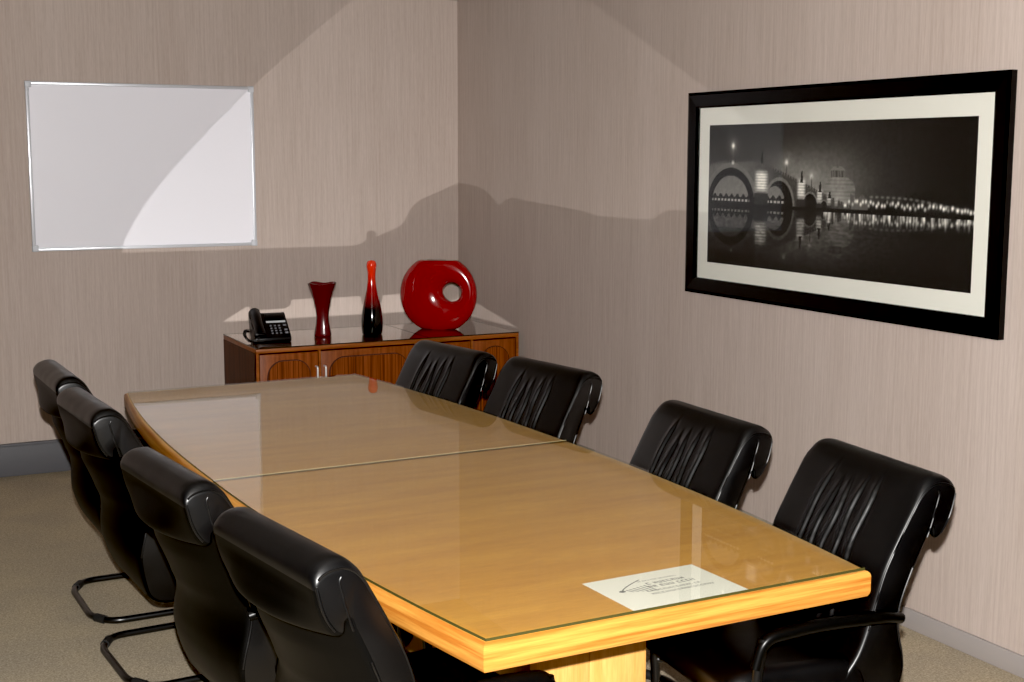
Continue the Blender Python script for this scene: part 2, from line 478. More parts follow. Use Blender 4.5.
water = 0.008+0.5*ref*(0.45+0.75*vnoise(90, 110))*sm(-0.1, 0.38, v)+streak
water = np.where((v < 0.27) & (u < 0.22), water*0.6, water)
tone = np.where(v < WL, water, top)
tone = np.where((np.abs(v-WL) < 0.014) & (u > 0.12), 0.012, tone)
tone = np.clip(tone*(0.85+0.3*vnoise(160, 70)), 0.003, 0.95)**1.12*1.08
verts = np.empty((NV, NU, 3)); verts[..., 0] = 0
verts[..., 1] = Y(py0)+(py1-py0)*u; verts[..., 2] = Z(pz0)+(pz1-pz0)*v
idx = np.arange(NU*NV).reshape(NV, NU)
faces = np.stack([idx[:-1, :-1], idx[1:, :-1], idx[1:, 1:], idx[:-1, 1:]], -1).reshape(-1, 4)
verts[..., 1] += 0; verts[..., 0] = -0.0095
me = bpy.data.meshes.new('photo_print')
me.from_pydata(verts.reshape(-1, 3).tolist(), [], faces.tolist())
ca = me.color_attributes.new('tone', 'FLOAT_COLOR', 'POINT')
rgba = np.stack([tone*1.03, tone*0.98, tone*0.90, np.ones_like(tone)], -1).reshape(-1).astype(np.float32)
ca.data.foreach_set('color', rgba)
m, nt, p = new_mat('silver_print'); M['print'] = m
at = nt.nodes.new('ShaderNodeAttribute'); at.attribute_name = 'tone'
nt.links.new(at.outputs['Color'], p.inputs['Base Color'])
p.inputs['Roughness'].default_value = 0.7; p.inputs['Specular IOR Level'].default_value = 0.05
me.materials.append(m)
o = bpy.data.objects.new('photo_print', me); link(o, pic); pic_print = o
bm = bmesh.new(); box(bm, (-0.0155, Y(my1)-0.006, Z(mz0)-0.006), (-0.0135, Y(my0)+0.006, Z(mz1)+0.006))
mesh_obj('glass_pane', bm, M['glass_pane'], pic)

# ------------------------------------------------------------------ sideboard
KX0, KX1, KY0, KY1, KZ = -1.513, -0.032, -0.241, -0.865, 0.7222
cab = empty('sideboard', ((KX0+KX1)/2, (KY0+KY1)/2, 0), 0, 'low reddish-brown wooden sideboard with arched door panels in the corner', 'sideboard')
ox, oy = (KX0+KX1)/2, (KY0+KY1)/2
lx0, lx1, ly0, ly1 = KX0-ox, KX1-ox, KY1-oy, KY0-oy     # ly0 is the front
TOPZ = KZ-0.006
bm = bmesh.new()
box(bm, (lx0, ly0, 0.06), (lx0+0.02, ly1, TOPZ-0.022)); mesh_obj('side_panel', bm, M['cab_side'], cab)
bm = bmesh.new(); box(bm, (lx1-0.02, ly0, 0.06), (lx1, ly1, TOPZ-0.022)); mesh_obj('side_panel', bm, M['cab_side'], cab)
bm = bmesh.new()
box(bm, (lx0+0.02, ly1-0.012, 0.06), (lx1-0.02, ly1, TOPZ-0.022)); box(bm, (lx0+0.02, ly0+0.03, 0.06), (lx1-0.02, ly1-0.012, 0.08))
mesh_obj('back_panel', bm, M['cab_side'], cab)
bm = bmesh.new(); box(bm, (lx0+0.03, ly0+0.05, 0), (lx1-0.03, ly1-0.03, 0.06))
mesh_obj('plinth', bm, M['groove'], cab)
bm = bmesh.new(); box(bm, (lx0, ly0-0.004, TOPZ-0.022), (lx1, ly1, TOPZ), 0.003)
mesh_obj('top_panel', bm, M['cab_edge'], cab, smooth=40)
bm = bmesh.new()
div = [-1.178, -0.640, -0.315]
edges = [KX0+0.012]+div+[KX1-0.012]
bm.free()
for xx in [KX0+0.007]+div+[KX1-0.007]:
    e_ = 0.007 if xx in (KX0+0.007, KX1-0.007) else 0.006
    bm = bmesh.new(); box(bm, (xx-ox-e_, ly0-0.001, 0.06), (xx-ox+e_, ly0+0.02, TOPZ-0.0225)); mesh_obj('stile', bm, M['cab_edge'], cab)
def arch_outline(xa, xb, za, zb, r):
    pts = [(xa, za), (xb, za)]
    for k in range(11):
        a = PI/2*k/10; pts.append((xb-r+r*math.cos(a), zb-r+r*math.sin(a)))
    for k in range(11):
        a = PI/2+PI/2*k/10; pts.append((xa+r+r*math.cos(a), zb-r+r*math.sin(a)))
    return pts
def prism_y(bm, outline, ya, yb):
    a = [bm.verts.new((x, ya, z)) for x, z in outline]; b = [bm.verts.new((x, yb, z)) for x, z in outline]
    n = len(a)
    for i in range(n): bm.faces.new((a[i], a[(i+1) % n], b[(i+1) % n], b[i]))
    bm.faces.new(a); bm.faces.new(b[::-1])
for i, (a, b) in enumerate(zip(edges, edges[1:])):
    xa, xb = a-ox+0.009, b-ox-0.009
    if i == 0: xa = a-ox+0.004
    if i == 3: xb = b-ox-0.004
    bm = bmesh.new(); box(bm, (xa, ly0+0.002, 0.07), (xb, ly0+0.02, TOPZ-0.03), 0.002)
    d = mesh_obj('door', bm, M['cab_wood'], cab, smooth=40)
    aa, ab = xa+0.045, xb-0.045
    bm = bmesh.new(); prism_y(bm, arch_outline(aa-0.005, ab+0.005, 0.125, 0.653, 0.085), ly0+0.0022, ly0-0.0002)
    mesh_obj('arch_groove', bm, M['groove'], d)
    bm = bmesh.new(); prism_y(bm, arch_outline(aa, ab, 0.13, 0.648, 0.08), ly0+0.0022, ly0-0.004)
    mesh_obj('arch_panel', bm, M['cab_arch'], d)
    hx = {0: xb-0.012, 1: xa+0.014, 2: xb-0.014, 3: xa+0.016}[i]
    if i < 2:
        bm = bmesh.new()
        tube(bm, fillet([(hx, ly0+0.002, 0.525), (hx, ly0-0.026, 0.525), (hx, ly0-0.026, 0.61), (hx, ly0+0.002, 0.61)], 0.01), 0.0048, 10)
        mesh_obj('handle', bm, M['bright_metal'], d, smooth=60)

# two sheets of glass laid on the sideboard
for lab, a, b in (('clear glass sheet on the left two thirds of the sideboard top', KX0, -0.572), ('clear glass sheet on the right third of the sideboard top, under the round red vase', -0.569, KX1)):
    bm = bmesh.new(); box(bm, (a, KY1-0.003, TOPZ+0.0004), (b, KY0, KZ))
    o = mesh_obj('glass_sheet', bm, M['glass_cab'])
    o.data.materials.append(M['cab_glass_edge'])
    for f in o.data.polygons:
        if abs(f.normal.z) < 0.5: f.material_index = 1
    tag(o, lab, 'glass sheet', 'glass sheets on the sideboard')

# ------------------------------------------------------------------ vases
# waisted four-cornered vase
bm = bmesh.new()
def sq(th, z):
    n = 2.6
    t = th+0.5
    return 1/((abs(math.cos(t))**n+abs(math.sin(t))**n)**(1/n))
prof = [(0.0, 0.0), (0.043, 0.0), (0.046, 0.006), (0.044, 0.02), (0.035, 0.07), (0.033, 0.11), (0.037, 0.15), (0.048, 0.20), (0.063, 0.25), (0.073, 0.278), (0.075, 0.284), (0.070, 0.284), (0.058, 0.25), (0.042, 0.20), (0.03, 0.15), (0.0, 0.12)]
lathe(bm, prof, 64, sq)
for vv in bm.verts:
    if vv.co.z > 0.2:
        th = math.atan2(vv.co.y, vv.co.x)
        vv.co.z += 0.004*(vv.co.z-0.2)/0.084*math.cos(4*(th+0.5))*-1
o = mesh_obj('waisted_vase', bm, M['burgundy'], None, smooth=50, loc=(-1.056, -0.56, KZ+0.0004))
tag(o, 'burgundy waisted vase with flared rim on the sideboard beside the telephone', 'vase')
vase1 = o
# bottle vase
bm = bmesh.new()
bp = catmull([(0.0, 0.0), (0.046, 0.0), (0.055, 0.012), (0.0585, 0.05), (0.0575, 0.09), (0.050, 0.14), (0.038, 0.195), (0.027, 0.25), (0.0215, 0.30), (0.022, 0.335), (0.0262, 0.362), (0.0262, 0.380), (0.019, 0.396), (0.0, 0.402)], 5, closed=False)
lathe(bm, [(max(0, float(q[0])), float(q[1])) for q in bp], 48)
o = mesh_obj('bottle_vase', bm, M['bottle'], None, smooth=60, loc=(-0.789, -0.60, KZ+0.0006))
tag(o, 'slender closed bottle-shaped vase fading from orange-red neck to black base', 'vase')
vase2 = o
# round vase with a hole
bm = bmesh.new()
R, T_, hc, hr = 0.220, 0.058, (0.079, 0.013), 0.052
zt, zb = 0.189, -0.196
NT, NS = 96, 28
rows = []
for i in range(NT):
    th = 2*PI*i/NT
    inner = np.array([hc[0]+hr*math.cos(th), hc[1]+hr*math.sin(th)])
    # outer point where the ray from the hole centre meets the outer circle
    d = np.array([math.cos(th), math.sin(th)]); c = np.array(hc)
    b_ = c.dot(d); t = -b_+math.sqrt(b_*b_-(c.dot(c)-R*R))
    outer = c+d*t
    row = []
    for k in range(NS):
        a = 2*PI*k/NS
        s = 0.5-0.5*math.cos(a)
        pq = inner*(1-s)+outer*s
        wdt = np.linalg.norm(outer-inner)
        th_ = T_*(0.35+0.65*min(1, wdt/0.2))
        y = th_*math.copysign(abs(math.sin(a))**0.8, math.sin(a))
        x, z = pq
        z = max(zb, min(zt, z))
        row.append(bm.verts.new((x, y, z-zb)))
    rows.append(row)
for i in range(NT):
    a, b = rows[i], rows[(i+1) % NT]
    for k in range(NS):
        bm.faces.new((a[k], a[(k+1) % NS], b[(k+1) % NS], b[k]))
VR = math.radians(-38)
o = mesh_obj('round_vase', bm, M['red_glaze'], None, smooth=50, loc=(-0.378, -0.56, KZ+0.0006))
o.rotation_euler = (0, 0, VR)
tag(o, 'large glossy red disc-shaped vase with round hole at right end of sideboard', 'vase')
vase3 = o
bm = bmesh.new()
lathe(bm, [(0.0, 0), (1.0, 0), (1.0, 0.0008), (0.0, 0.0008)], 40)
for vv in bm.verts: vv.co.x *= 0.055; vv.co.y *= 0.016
mesh_obj('mouth', bm, M['mouth_shade'], o, loc=(-0.01, 0, zt-zb+0.0002))  # flat dark disc painting the shade inside the opening; the top is closed

# ------------------------------------------------------------------ desk telephone
ph = empty('desk_telephone', (-1.372, -0.605, KZ+0.0006), math.radians(-4), 'black desk telephone with keypad and handset at left end of sideboard', 'telephone')
bm = bmesh.new()
# wedge body: front low, back high; local -y is the front
def wedge(bm, xa, xb, pts):
    a = [bm.verts.new((xa, y, z)) for y, z in pts]; b = [bm.verts.new((xb, y, z)) for y, z in pts]
    n = len(a)
    for i in range(n): bm.faces.new((a[i], a[(i+1) % n], b[(i+1) % n], b[i]))
    bm.faces.new(a[::-1]); bm.faces.new(b)
wedge(bm, -0.085, 0.105, [(-0.085, 0.0), (-0.088, 0.022), (-0.078, 0.030), (0.06, 0.135), (0.075, 0.138), (0.082, 0.128), (0.03, 0.0)])
bmesh.ops.bevel(bm, geom=bm.edges[:], offset=0.005, segments=2, affect='EDGES', profile=0.5)
mesh_obj('base', bm, M['phone'], ph, smooth=35)
slope = math.atan2(0.105, 0.138)
def face_pt(x, s, h): # s along the face from front edge, h above it
    return Vector((x, -0.078+s*math.cos(slope)-h*math.sin(slope), 0.030+s*math.sin(slope)+h*math.cos(slope)))
FM = lambda x, s: Matrix.Translation(face_pt(x, s, 0)) @ Matrix.Rotation(slope, 4, 'X')
bm = bmesh.new()
for i in range(3):
    for j in range(4):
        box(bm, (-0.005, -0.0038, -0.001), (0.005, 0.0038, 0.004), 0.0012, 1, FM(0.012+i*0.022, 0.022+j*0.0185))
mesh_obj('keypad', bm, M['phone_key'], ph)
for j in range(3):
    bm = bmesh.new(); box(bm, (-0.008, -0.005, -0.001), (0.008, 0.005, 0.004), 0.0012, 1, FM(0.086, 0.024+j*0.022+(0.012 if j == 2 else 0)))
    mesh_obj('function_button', bm, M['phone_key'], ph)
bm = bmesh.new(); box(bm, (-0.052, -0.006, -0.001), (0.05, 0.006, 0.003), 0.001, 1, FM(0.045, 0.108))
mesh_obj('display', bm, M['phone_lcd'], ph)
bm = bmesh.new(); box(bm, (-0.052, -0.022, -0.001), (0.05, 0.018, 0.010), 0.006, 2, FM(0.045, 0.146))
mesh_obj('display_hood', bm, M['phone'], ph, smooth=40)
bm = bmesh.new()
hp = [face_pt(-0.060, 0.004, 0.014), face_pt(-0.060, 0.03, 0.024), face_pt(-0.060, 0.08, 0.026), face_pt(-0.060, 0.13, 0.024), face_pt(-0.060, 0.164, 0.014)]
hp = [Vector(q) for q in catmull([tuple(q) for q in hp], 5, closed=False)]
n_ = len(hp)
tube(bm, hp, [0.026+0.005*abs(2*i/(n_-1)-1)**3 for i in range(n_)], 14)
for s in (0.016, 0.150):
    c = face_pt(-0.060, s, 0.012)
    Mx = Matrix.Translation(c) @ Matrix.Rotation(slope, 4, 'X')
    box(bm, (-0.031, -0.026, -0.012), (0.031, 0.026, 0.016), 0.011, 3, Mx)
mesh_obj('handset', bm, M['phone'], ph, smooth=60)
bm = bmesh.new()
base_ = catmull([(-0.062, -0.098, 0.04), (-0.085, -0.110, 0.014), (-0.112, -0.07, 0.012), (-0.122, -0.01, 0.03), (-0.112, 0.035, 0.05), (-0.088, 0.035, 0.05)], 22, closed=False)
cp = []
for i, q in enumerate(base_):
    a = i*0.95
    cp.append((q[0]+0.006*math.cos(a), q[1], max(0.006, q[2]+0.006*math.sin(a))))
tube(bm, cp, 0.0028, 6)
mesh_obj('cord', bm, M['phone'], ph, smooth=60)

# ------------------------------------------------------------------ conference table
TC, TSL = -1.860, 0.0247
YN, YFAR = -5.152, -2.060
YM, YH = (YN+YFAR)/2, (YFAR-YN)/2
def hw(t): return 0.479+0.108*(1-abs(t)**2.3)
def cxl(y): return TC-TSL*(y-YM)
def side(y, s, off=0.0):
    t = (y-YM)/YH
    return cxl(y)+s*(hw(max(-1, min(1, t)))+off)
ENDS = 0.0245   # the ends are square to the slightly turned centre line
def outline(off, ya=YN, yb=YFAR, n=40, ea=1, eb=1):
    ya2, yb2 = ya-(off if ea else 0), yb+(off if eb else 0)
    L = [];  Rr = []
    for k in range(n+1):
        y = ya2+(yb2-ya2)*k/n
        L.append((side(y, -1, off), y)); Rr.append((side(y, 1, off), y))
    c = cxl(YM)
    pts = Rr+L[::-1]
    return [(x, y+ENDS*(x-c)*(1 if 1 else 0)) for x, y in pts]
table = empty('conference_table', (TC, YM, 0), 0, 'long boat-shaped honey-coloured wooden conference table with thick pale edge', 'table')
loc = lambda pts: [(x-TC, y-YM) for x, y in pts]
ZT = 0.7535
bm = bmesh.new()
prism(bm, loc(outline(-0.03)), 0.70, ZT)
mesh_obj('tabletop', bm, M['table_wood'], table)
# edge band: rounded lipping all round
bm = bmesh.new()
secs = [(-0.0305, ZT+0.0002), (0.001, ZT+0.0002), (0.0055, ZT-0.002), (0.0085, ZT-0.006), (0.010, ZT-0.012), (0.010, 0.706), (0.0085, 0.700), (0.0055, 0.6945), (0.000, 0.692), (-0.0305, 0.692)]
rings = []
for off, z in secs:
    rings.append([bm.verts.new((x, y, z)) for x, y in loc(outline(off))])
n_ = len(rings[0])
for a, b in zip(rings, rings[1:]+rings[:1]):
    for k in range(n_):
        bm.faces.new((a[k], a[(k+1) % n_], b[(k+1) % n_], b[k]))
eb_ = mesh_obj('edge_band', bm, M['edge_wood'], table, smooth=30)
eb_.data.materials.append(M['table_wood'])
for f in eb_.data.polygons:
    if f.normal.z > 0.98 and f.center.z > ZT-0.001: f.material_index = 1
for yc in (-4.72-0.0, -2.50):
    for s in (-1, 1):
        bm = bmesh.new()
        xc = -1.812 if yc < -4 else -1.875
        a, b = sorted((xc+s*0.0008, xc+s*0.161))
        yy0, yy1 = (yc, yc+0.34) if yc < -4 else (yc-0.34, yc)
        box(bm, (a-TC, yy0-YM, 0.0), (b-TC, yy1-YM, 0.6995), 0.0025)
        mesh_obj('pedestal', bm, M['pedestal_wood'], table, smooth=40)
bm = bmesh.new(); box(bm, (-0.02, -4.38-YM, 0.18), (0.05, -2.84-YM, 0.42), 0.003)
mesh_obj('stretcher_beam', bm, M['pedestal_wood'], table, smooth=40)

# glass sheets on the table (two lengths meeting with a thin seam)
SEAM = -3.655
for lab, ya, yb, ea, eb in (('clear glass sheet covering the near half of the conference table', YN, SEAM-0.001, 1, 0), ('clear glass sheet covering the far half of the conference table', SEAM+0.001, YFAR, 0, 1)):
    bm = bmesh.new()
    prism(bm, outline(0.0 if ea else -0.0025, ya, yb, 24), ZT+0.0008, 0.7605 if ea else 0.7600)
    o = mesh_obj('tabletop_glass', bm, M['glass_table'])
    o.data.materials.append(M['glass_edge']); o.data.materials.append(M['seam_edge'])
    for f in o.data.polygons:
        if abs(f.normal.z) < 0.5: f.material_index = 2 if abs(f.center.y-SEAM) < 0.06 and abs(f.normal.y) > 0.9 else 1
    tag(o, lab, 'glass sheet', 'glass sheets on the conference table')

# printed sheet lying under the glass at the near end
notice = empty('notice_sheet', (-1.81, -5.03, ZT+0.0003), math.radians(2.2), 'white printed sheet under the glass at the near end of the table', 'paper')
bm = bmesh.new(); box(bm, (-0.147, -0.113, 0), (0.147, 0.097, 0.0002))
mesh_obj('sheet', bm, M['paper'], notice)
bm = bmesh.new()
def mark(xa, ya, xb, yb, z=0.00032):
    bm.faces.new([bm.verts.new((x, y, z)) for x, y in ((xa, ya), (xb, ya), (xb, yb), (xa, yb))])
def stroke(p, q, w):
    d = Vector((q[0]-p[0], q[1]-p[1])); n = Vector((-d.y, d.x)).normalized()*w/2
    bm.faces.new([bm.verts.new((a[0]+s*n.x, a[1]+s*n.y, 0.00032)) for a, s in ((p, 1), (q, 1), (q, -1), (p, -1))])
def line(x, xe, y, h, w):
    """a row of small letter-like marks: stems and bars, too small to read, as on the sheet"""
    while x < xe:
        cw = h*random.uniform(0.55, 0.8)
        k = random.randrange(5)
        mark(x, y, x+w, y+h)
        if k in (0, 2, 3): mark(x+cw-w, y, x+cw, y+h)
        if k in (0, 1, 4): mark(x+w, y+h-w, x+cw, y+h)
        if k in (1, 2, 4): mark(x+w, y, x+cw, y+w)
        if k in (0, 3, 4): mark(x+w, y+h*0.45, x+cw-w*0.5, y+h*0.45+w*0.8)
        x += cw+h*0.28
        if random.random() < 0.10: x += h*0.5
line(-0.035, 0.068, 0.046, 0.006, 0.0011)
line(-0.025, 0.075, 0.022, 0.0125, 0.0026)
line(-0.032, 0.090, 0.002, 0.0125, 0.0026)
line(-0.052, 0.082, -0.020, 0.009, 0.0016)
line(-0.052, 0.104, -0.038, 0.009, 0.0016)
prev = None
for k in range(9):     # the sheet's little emblem: a sweeping roof line over short rafters
    t = k/8; q = (-0.098+0.075*t, 0.012+0.048*t**0.75)
    if prev: stroke(prev, q, 0.0032)
    prev = q
for k in range(6):
    x = -0.088+k*0.0105; stroke((x, 0.014+0.002*k), (x+0.009, -0.004-0.003*k), 0.0034)
bm.faces.new([bm.verts.new((-0.100+0.008*math.cos(2*PI*k/14), 0.009+0.0065*math.sin(2*PI*k/14), 0.00032)) for k in range(14)])
mesh_obj('print', bm, M['ink'], notice)

# ------------------------------------------------------------------ conference chairs
def backrest_mesh():
    W = 0.249
    ctrl = [(.318, .430), (.275, .49), (.250, .55), (.234, .61), (.208, .693), (.168, .773), (.128, .846), (.101, .893), (.068, .917), (.027, .912), (.003, .885), (.008, .84), (.022, .80), (.042, .770), (.060, .760), (.072, .768), (.0735, .786), (.077, .787), (.084, .768), (.095, .745), (.119, .692), (.147, .62), (.157, .57), (.150, .52), (.138, .47), (.134, .42), (.148, .345), (.172, .285), (.222, .256), (.29, .262), (.332, .31), (.338, .40)]
    P = np.array(catmull(ctrl, 4)); P[:, 1] *= 0.993
    n = len(P)
    tn = np.roll(P, -1, 0)-np.roll(P, 1, 0); tn /= np.linalg.norm(tn, axis=1)[:, None]
    nrm = np.stack([-tn[:, 1], tn[:, 0]], 1)            # inward or outward, fixed below
    area = 0.5*np.sum(P[:, 0]*np.roll(P[:, 1], -1)-np.roll(P[:, 0], -1)*P[:, 1])
    if area > 0: nrm = -nrm                              # nrm now points outward
    nfront = 4*8                                         # indices of the front face up to the ridge
    ws = [-W, -W+.0015, -W+.004, -W+.008, -W+.013, -W+.03, -W+.06, -W+.09]
    mid = list(np.linspace(-0.155, 0.155, 105))
    ws = ws+mid+[-x for x in ws[::-1]]
    grooves = [(-0.098, -0.118), (-0.047, -0.060), (-0.004, -0.006), (0.042, 0.050), (0.092, 0.108)]
    bm = bmesh.new(); rows = []
    rad = 0.013
    for w in ws:
        d = W-abs(w); row = []
        for j in range(n):
            r, z = P[j]; nx, nz = nrm[j]
            ins = 0.0
            if d < rad: ins = rad*0.75*(1-math.sqrt(max(0, 1-((rad-d)/rad)**2)))
            dis = -ins
            if j <= nfront:
                fade = min(1, max(0, (0.90-z)/0.05))*min(1, max(0, (z-0.50)/0.06))
                tt = min(1, max(0, (0.88-z)/0.35))
                for gi, (g0, g1) in enumerate(grooves):
                    gc = g0+(g1-g0)*tt+0.004*math.sin(z*38+gi*2.1)
                    fk = fade*min(1, max(0, (0.888-0.014*((gi*7) % 4)-z)/0.05))
                    dis += fk*(-0.0022*math.exp(-((w-gc-0.011)/0.005)**2)+0.0060*math.exp(-((w-gc)/(0.012 if w < gc else 0.0058))**2))
                # soft puckers low on the pad
                dis += 0.0012*math.sin(w*95+z*20)*min(1, max(0, (0.72-z)/0.1))*min(1, max(0, (z-0.45)/0.06))
                dis += 0.006*(1-(w/W)**2)*fade            # gentle crown
            rr_ = r
            if 44 <= j <= 108:
                rr_ = r-float(np.interp(z, [.30, .35, .45, .53, .60, .70, .745, .765, .80, .84], [0, .02, .04, .06, .078, .080, .066, .050, .022, 0]))*(1-(abs(w)/W)**2.2)
            sc_ = 1.0
            if z < 0.50:
                t = (0.50-z)/0.20; sc_ = 1-0.15*t*t
            zz = z+nz*dis
            if zz > 0.85 and d < 0.022: zz -= (zz-0.85)*0.35*(1-d/0.022)**2
            row.append(bm.verts.new((rr_+nx*dis, w*sc_, zz)))
        rows.append(row)
    for a, b in zip(rows, rows[1:]):
        for j in range(n):
            bm.faces.new((a[j], a[(j+1) % n], b[(j+1) % n], b[j]))
    bm.faces.new(rows[0][::-1]); bm.faces.new(rows[-1])
    return bm, P, nrm, W

def extr_round(bm, ctrl, W, rad, per=4, taper=None, nmid=14, crown=0.0):
    P = np.array(catmull(ctrl, per)); n = len(P)
    tn = np.roll(P, -1, 0)-np.roll(P, 1, 0); tn /= np.linalg.norm(tn, axis=1)[:, None]
    nrm = np.stack([-tn[:, 1], tn[:, 0]], 1)
    if 0.5*np.sum(P[:, 0]*np.roll(P[:, 1], -1)-np.roll(P[:, 0], -1)*P[:, 1]) > 0: nrm = -nrm
    e = [0, 0.04, 0.15, 0.35, 0.65, 1.0]
    ws = [-W+rad*x for x in e]+list(np.linspace(-W+rad, W-rad, nmid))[1:-1]+[W-rad*x for x in e[::-1]]
    rows = []
    for w in ws:
        d = W-abs(w)
        ins = rad*(1-math.sqrt(max(0, 1-((rad-d)/rad)**2))) if d < rad else 0
        rows.append([bm.verts.new((P[j][0]-nrm[j][0]*ins, w, P[j][1]-nrm[j][1]*ins+crown*(1-(w/W)**2)*max(0, nrm[j][1]))) for j in range(n)])
    for a, b in zip(rows, rows[1:]):
        for j in range(n): bm.faces.new((a[j], a[(j+1) % n], b[(j+1) % n], b[j]))
    bm.faces.new(rows[0][::-1]); bm.faces.new(rows[-1])

RX = -0.04            # chair origin sits under the ridge of the backrest
def build_chair():
    root = empty('conference_chair', (0, 0, 0))
    bm, P, nrm, W = backrest_mesh()
    for vv in bm.verts: vv.co.x += RX
    back = mesh_obj('backrest', bm, M['leather'], root, smooth=60)
    back.data.materials.append(M['leather_rear'])
    for f in back.data.polygons:
        if len(f.vertices) == 4 and all(42 <= (vi % len(P)) <= 116 for vi in f.vertices): f.material_index = 1
    # piping along both edges of the pad
    for s in (-1, 1):
        paths = []
        for a_, b_ in ((8, 40), (41, 53), (80, 100)):
            pts = []
            for j in range(a_, b_):
                r, z = P[j]; nx, nz = nrm[j]
                sc_ = 1.0 if z >= 0.5 else 1-0.15*((0.50-z)/0.20)**2
                zz = z-nz*0.006
                if zz > 0.85: zz -= (zz-0.85)*0.35*0.7
                pts.append((r-nx*0.006+RX, s*(W-0.0012)*sc_, zz))
            paths.append((pts, 0.0028))
        seam = catmull([(.086, .762), (.073, .80), (.062, .84), (.056, .865), (.060, .876)], 6, closed=False)
        paths.append(([(q[0]+RX, s*(W-0.0005), q[1]) for q in seam], 0.0026))
        for pts, rr_ in paths:
            bm = bmesh.new(); tube(bm, pts, rr_, 6)
            mesh_obj('piping', bm, M['leather'], back, smooth=60)
    bm = bmesh.new()
    extr_round(bm, [(.235, .385), (.255, .455), (.31, .478), (.42, .482), (.52, .484), (.59, .474), (.625, .445), (.622, .405), (.58, .378), (.45, .368), (.32, .366)], 0.245, 0.03, crown=0.006)
    for vv in bm.verts: vv.co.x += RX
    mesh_obj('seat', bm, M['leather'], root, smooth=60)
    # sled frame: floor loop, front uprights
    T = 0.0125
    fw_ = 0.264
    def X(r): return r+RX
    half = lambda s: [(X(0.16), s*0.252, 0.568), (X(0.21), s*0.262, 0.582), (X(0.40), s*fw_, 0.586), (X(0.545), s*fw_, 0.570), (X(0.565), s*fw_, 0.47), (X(0.55), s*fw_, 0.25), (X(0.60), s*fw_, T), (X(0.155), s*fw_, T), (X(0.100), s*(fw_-0.10), T)]
    bm = bmesh.new()
    pts = half(1)[3:]+half(-1)[3:][::-1]
    rads = [0, .05, .05, .07, .05, .04, .04, .05, .07, .05, .05, 0]
    tube(bm, fillet(pts, rads, 6), T, 12)
    tube(bm, [(X(0.47), -fw_+0.02, 0.352), (X(0.47), fw_-0.02, 0.352)], 0.011, 10)
    tube(bm, fillet([(X(0.556), -fw_, 0.33), (X(0.47), -fw_+0.03, 0.352), (X(0.47), 0, 0.352)], 0.03), 0.011, 10)
    tube(bm, fillet([(X(0.556), fw_, 0.33), (X(0.47), fw_-0.03, 0.352), (X(0.47), 0, 0.352)], 0.03), 0.011, 10)
    tube(bm, [(X(0.30), -0.20, 0.352), (X(0.30), 0.20, 0.352)], 0.011, 10)
    box(bm, (X(0.30), -0.10, 0.342), (X(0.47), 0.10, 0.366))
    mesh_obj('frame', bm, M['black_metal'], root, smooth=50)
    for s in (-1, 1):
        bm = bmesh.new()
        a = [(X(0.155), s*0.250, 0.567)]+half(s)[1:4]+[(X(0.566), s*fw_, 0.50)]
        pts = fillet(a, [0, .04, .06, .06, 0], 7)
        nn = len(pts)
        tube(bm, pts, [0.013+0.004*math.sin(PI*min(1, i/(nn-1)*1.0)) for i in range(nn)], 12, sx=1.15)
        mesh_obj('armrest', bm, M['black_arm'], root, smooth=60)
        for (a_, b_) in (((X(0.1396), s*(fw_-0.028), T), (X(0.1154), s*(fw_-0.072), T)), ((X(0.54), s*fw_, T), (X(0.50), s*fw_, T))):
            bm = bmesh.new(); tube(bm, [a_, b_], T+0.0035, 12)
            mesh_obj('glide', bm, M['rubber'], root, smooth=50)
    return root

proto = build_chair()
def copy_tree(o, parent=None):
    c = o.copy(); COL.objects.link(c)
    if parent is not None: c.parent = parent
    for ch in list(o.children): copy_tree(ch, c)
    return c
CH = [  # ridge x, y, facing
    (-2.680, -2.320, 1.6, 'black leather cantilever chair at far end of the left row, nearest the whiteboard wall'),
    (-2.685, -3.005, 3.6, 'second black leather chair from the whiteboard wall in the left row, both floor-loop ends showing'),
    (-2.664, -4.055, 6.4, 'third black leather chair from the whiteboard wall in the left row, seen from behind'),
    (-2.594, -4.775, 8.0, 'nearest black leather chair of the left row, beside the near left table corner'),
    (-0.974, -4.781, 174.0, 'nearest black leather chair of the right row, beside the near corner of the table'),
    (-1.015, -4.096, 178.0, 'black leather chair below the framed picture, second nearest of the right row'),
    (-0.992, -3.035, 187.8, 'black leather chair third nearest in the right row, close in front of the farthest one'),
    (-1.125, -2.440, 188.4, 'farthest black leather chair of the right row, in front of the sideboard'),
]
chairs = []
ZO = 0.0
for i, (x, y, a, lab) in enumerate(CH):
    c = proto if i == 0 else copy_tree(proto)
    c.location = (x, y, ZO); c.rotation_euler = (0, 0, math.radians(a))
    tag(c, lab, 'chair', 'black leather chairs around the conference table')
    chairs.append(c)

# ------------------------------------------------------------------ camera
CAM = Vector((-3.3695, -7.3863, 1.6739))
yaw, pitch, roll = 0.4681, 0.1362, 0.0012
F = Vector((math.sin(yaw)*math.cos(pitch), math.cos(yaw)*math.cos(pitch), -math.sin(pitch)))
Rv = Vector((math.cos(yaw), -math.sin(yaw), 0)); U = Rv.cross(F)
R2 = Rv*math.cos(roll)+U*math.sin(roll); U2 = U*math.cos(roll)-Rv*math.sin(roll)
cam = bpy.data.cameras.new('camera'); co = bpy.data.objects.new('camera', cam); COL.objects.link(co)
Mx = Matrix((R2, U2, -F)).transposed().to_4x4(); Mx.translation = CAM
co.matrix_world = Mx
cam.sensor_width = 36; cam.lens = 36*1340.6/1024
cam.clip_start = 0.05
sc.camera = co

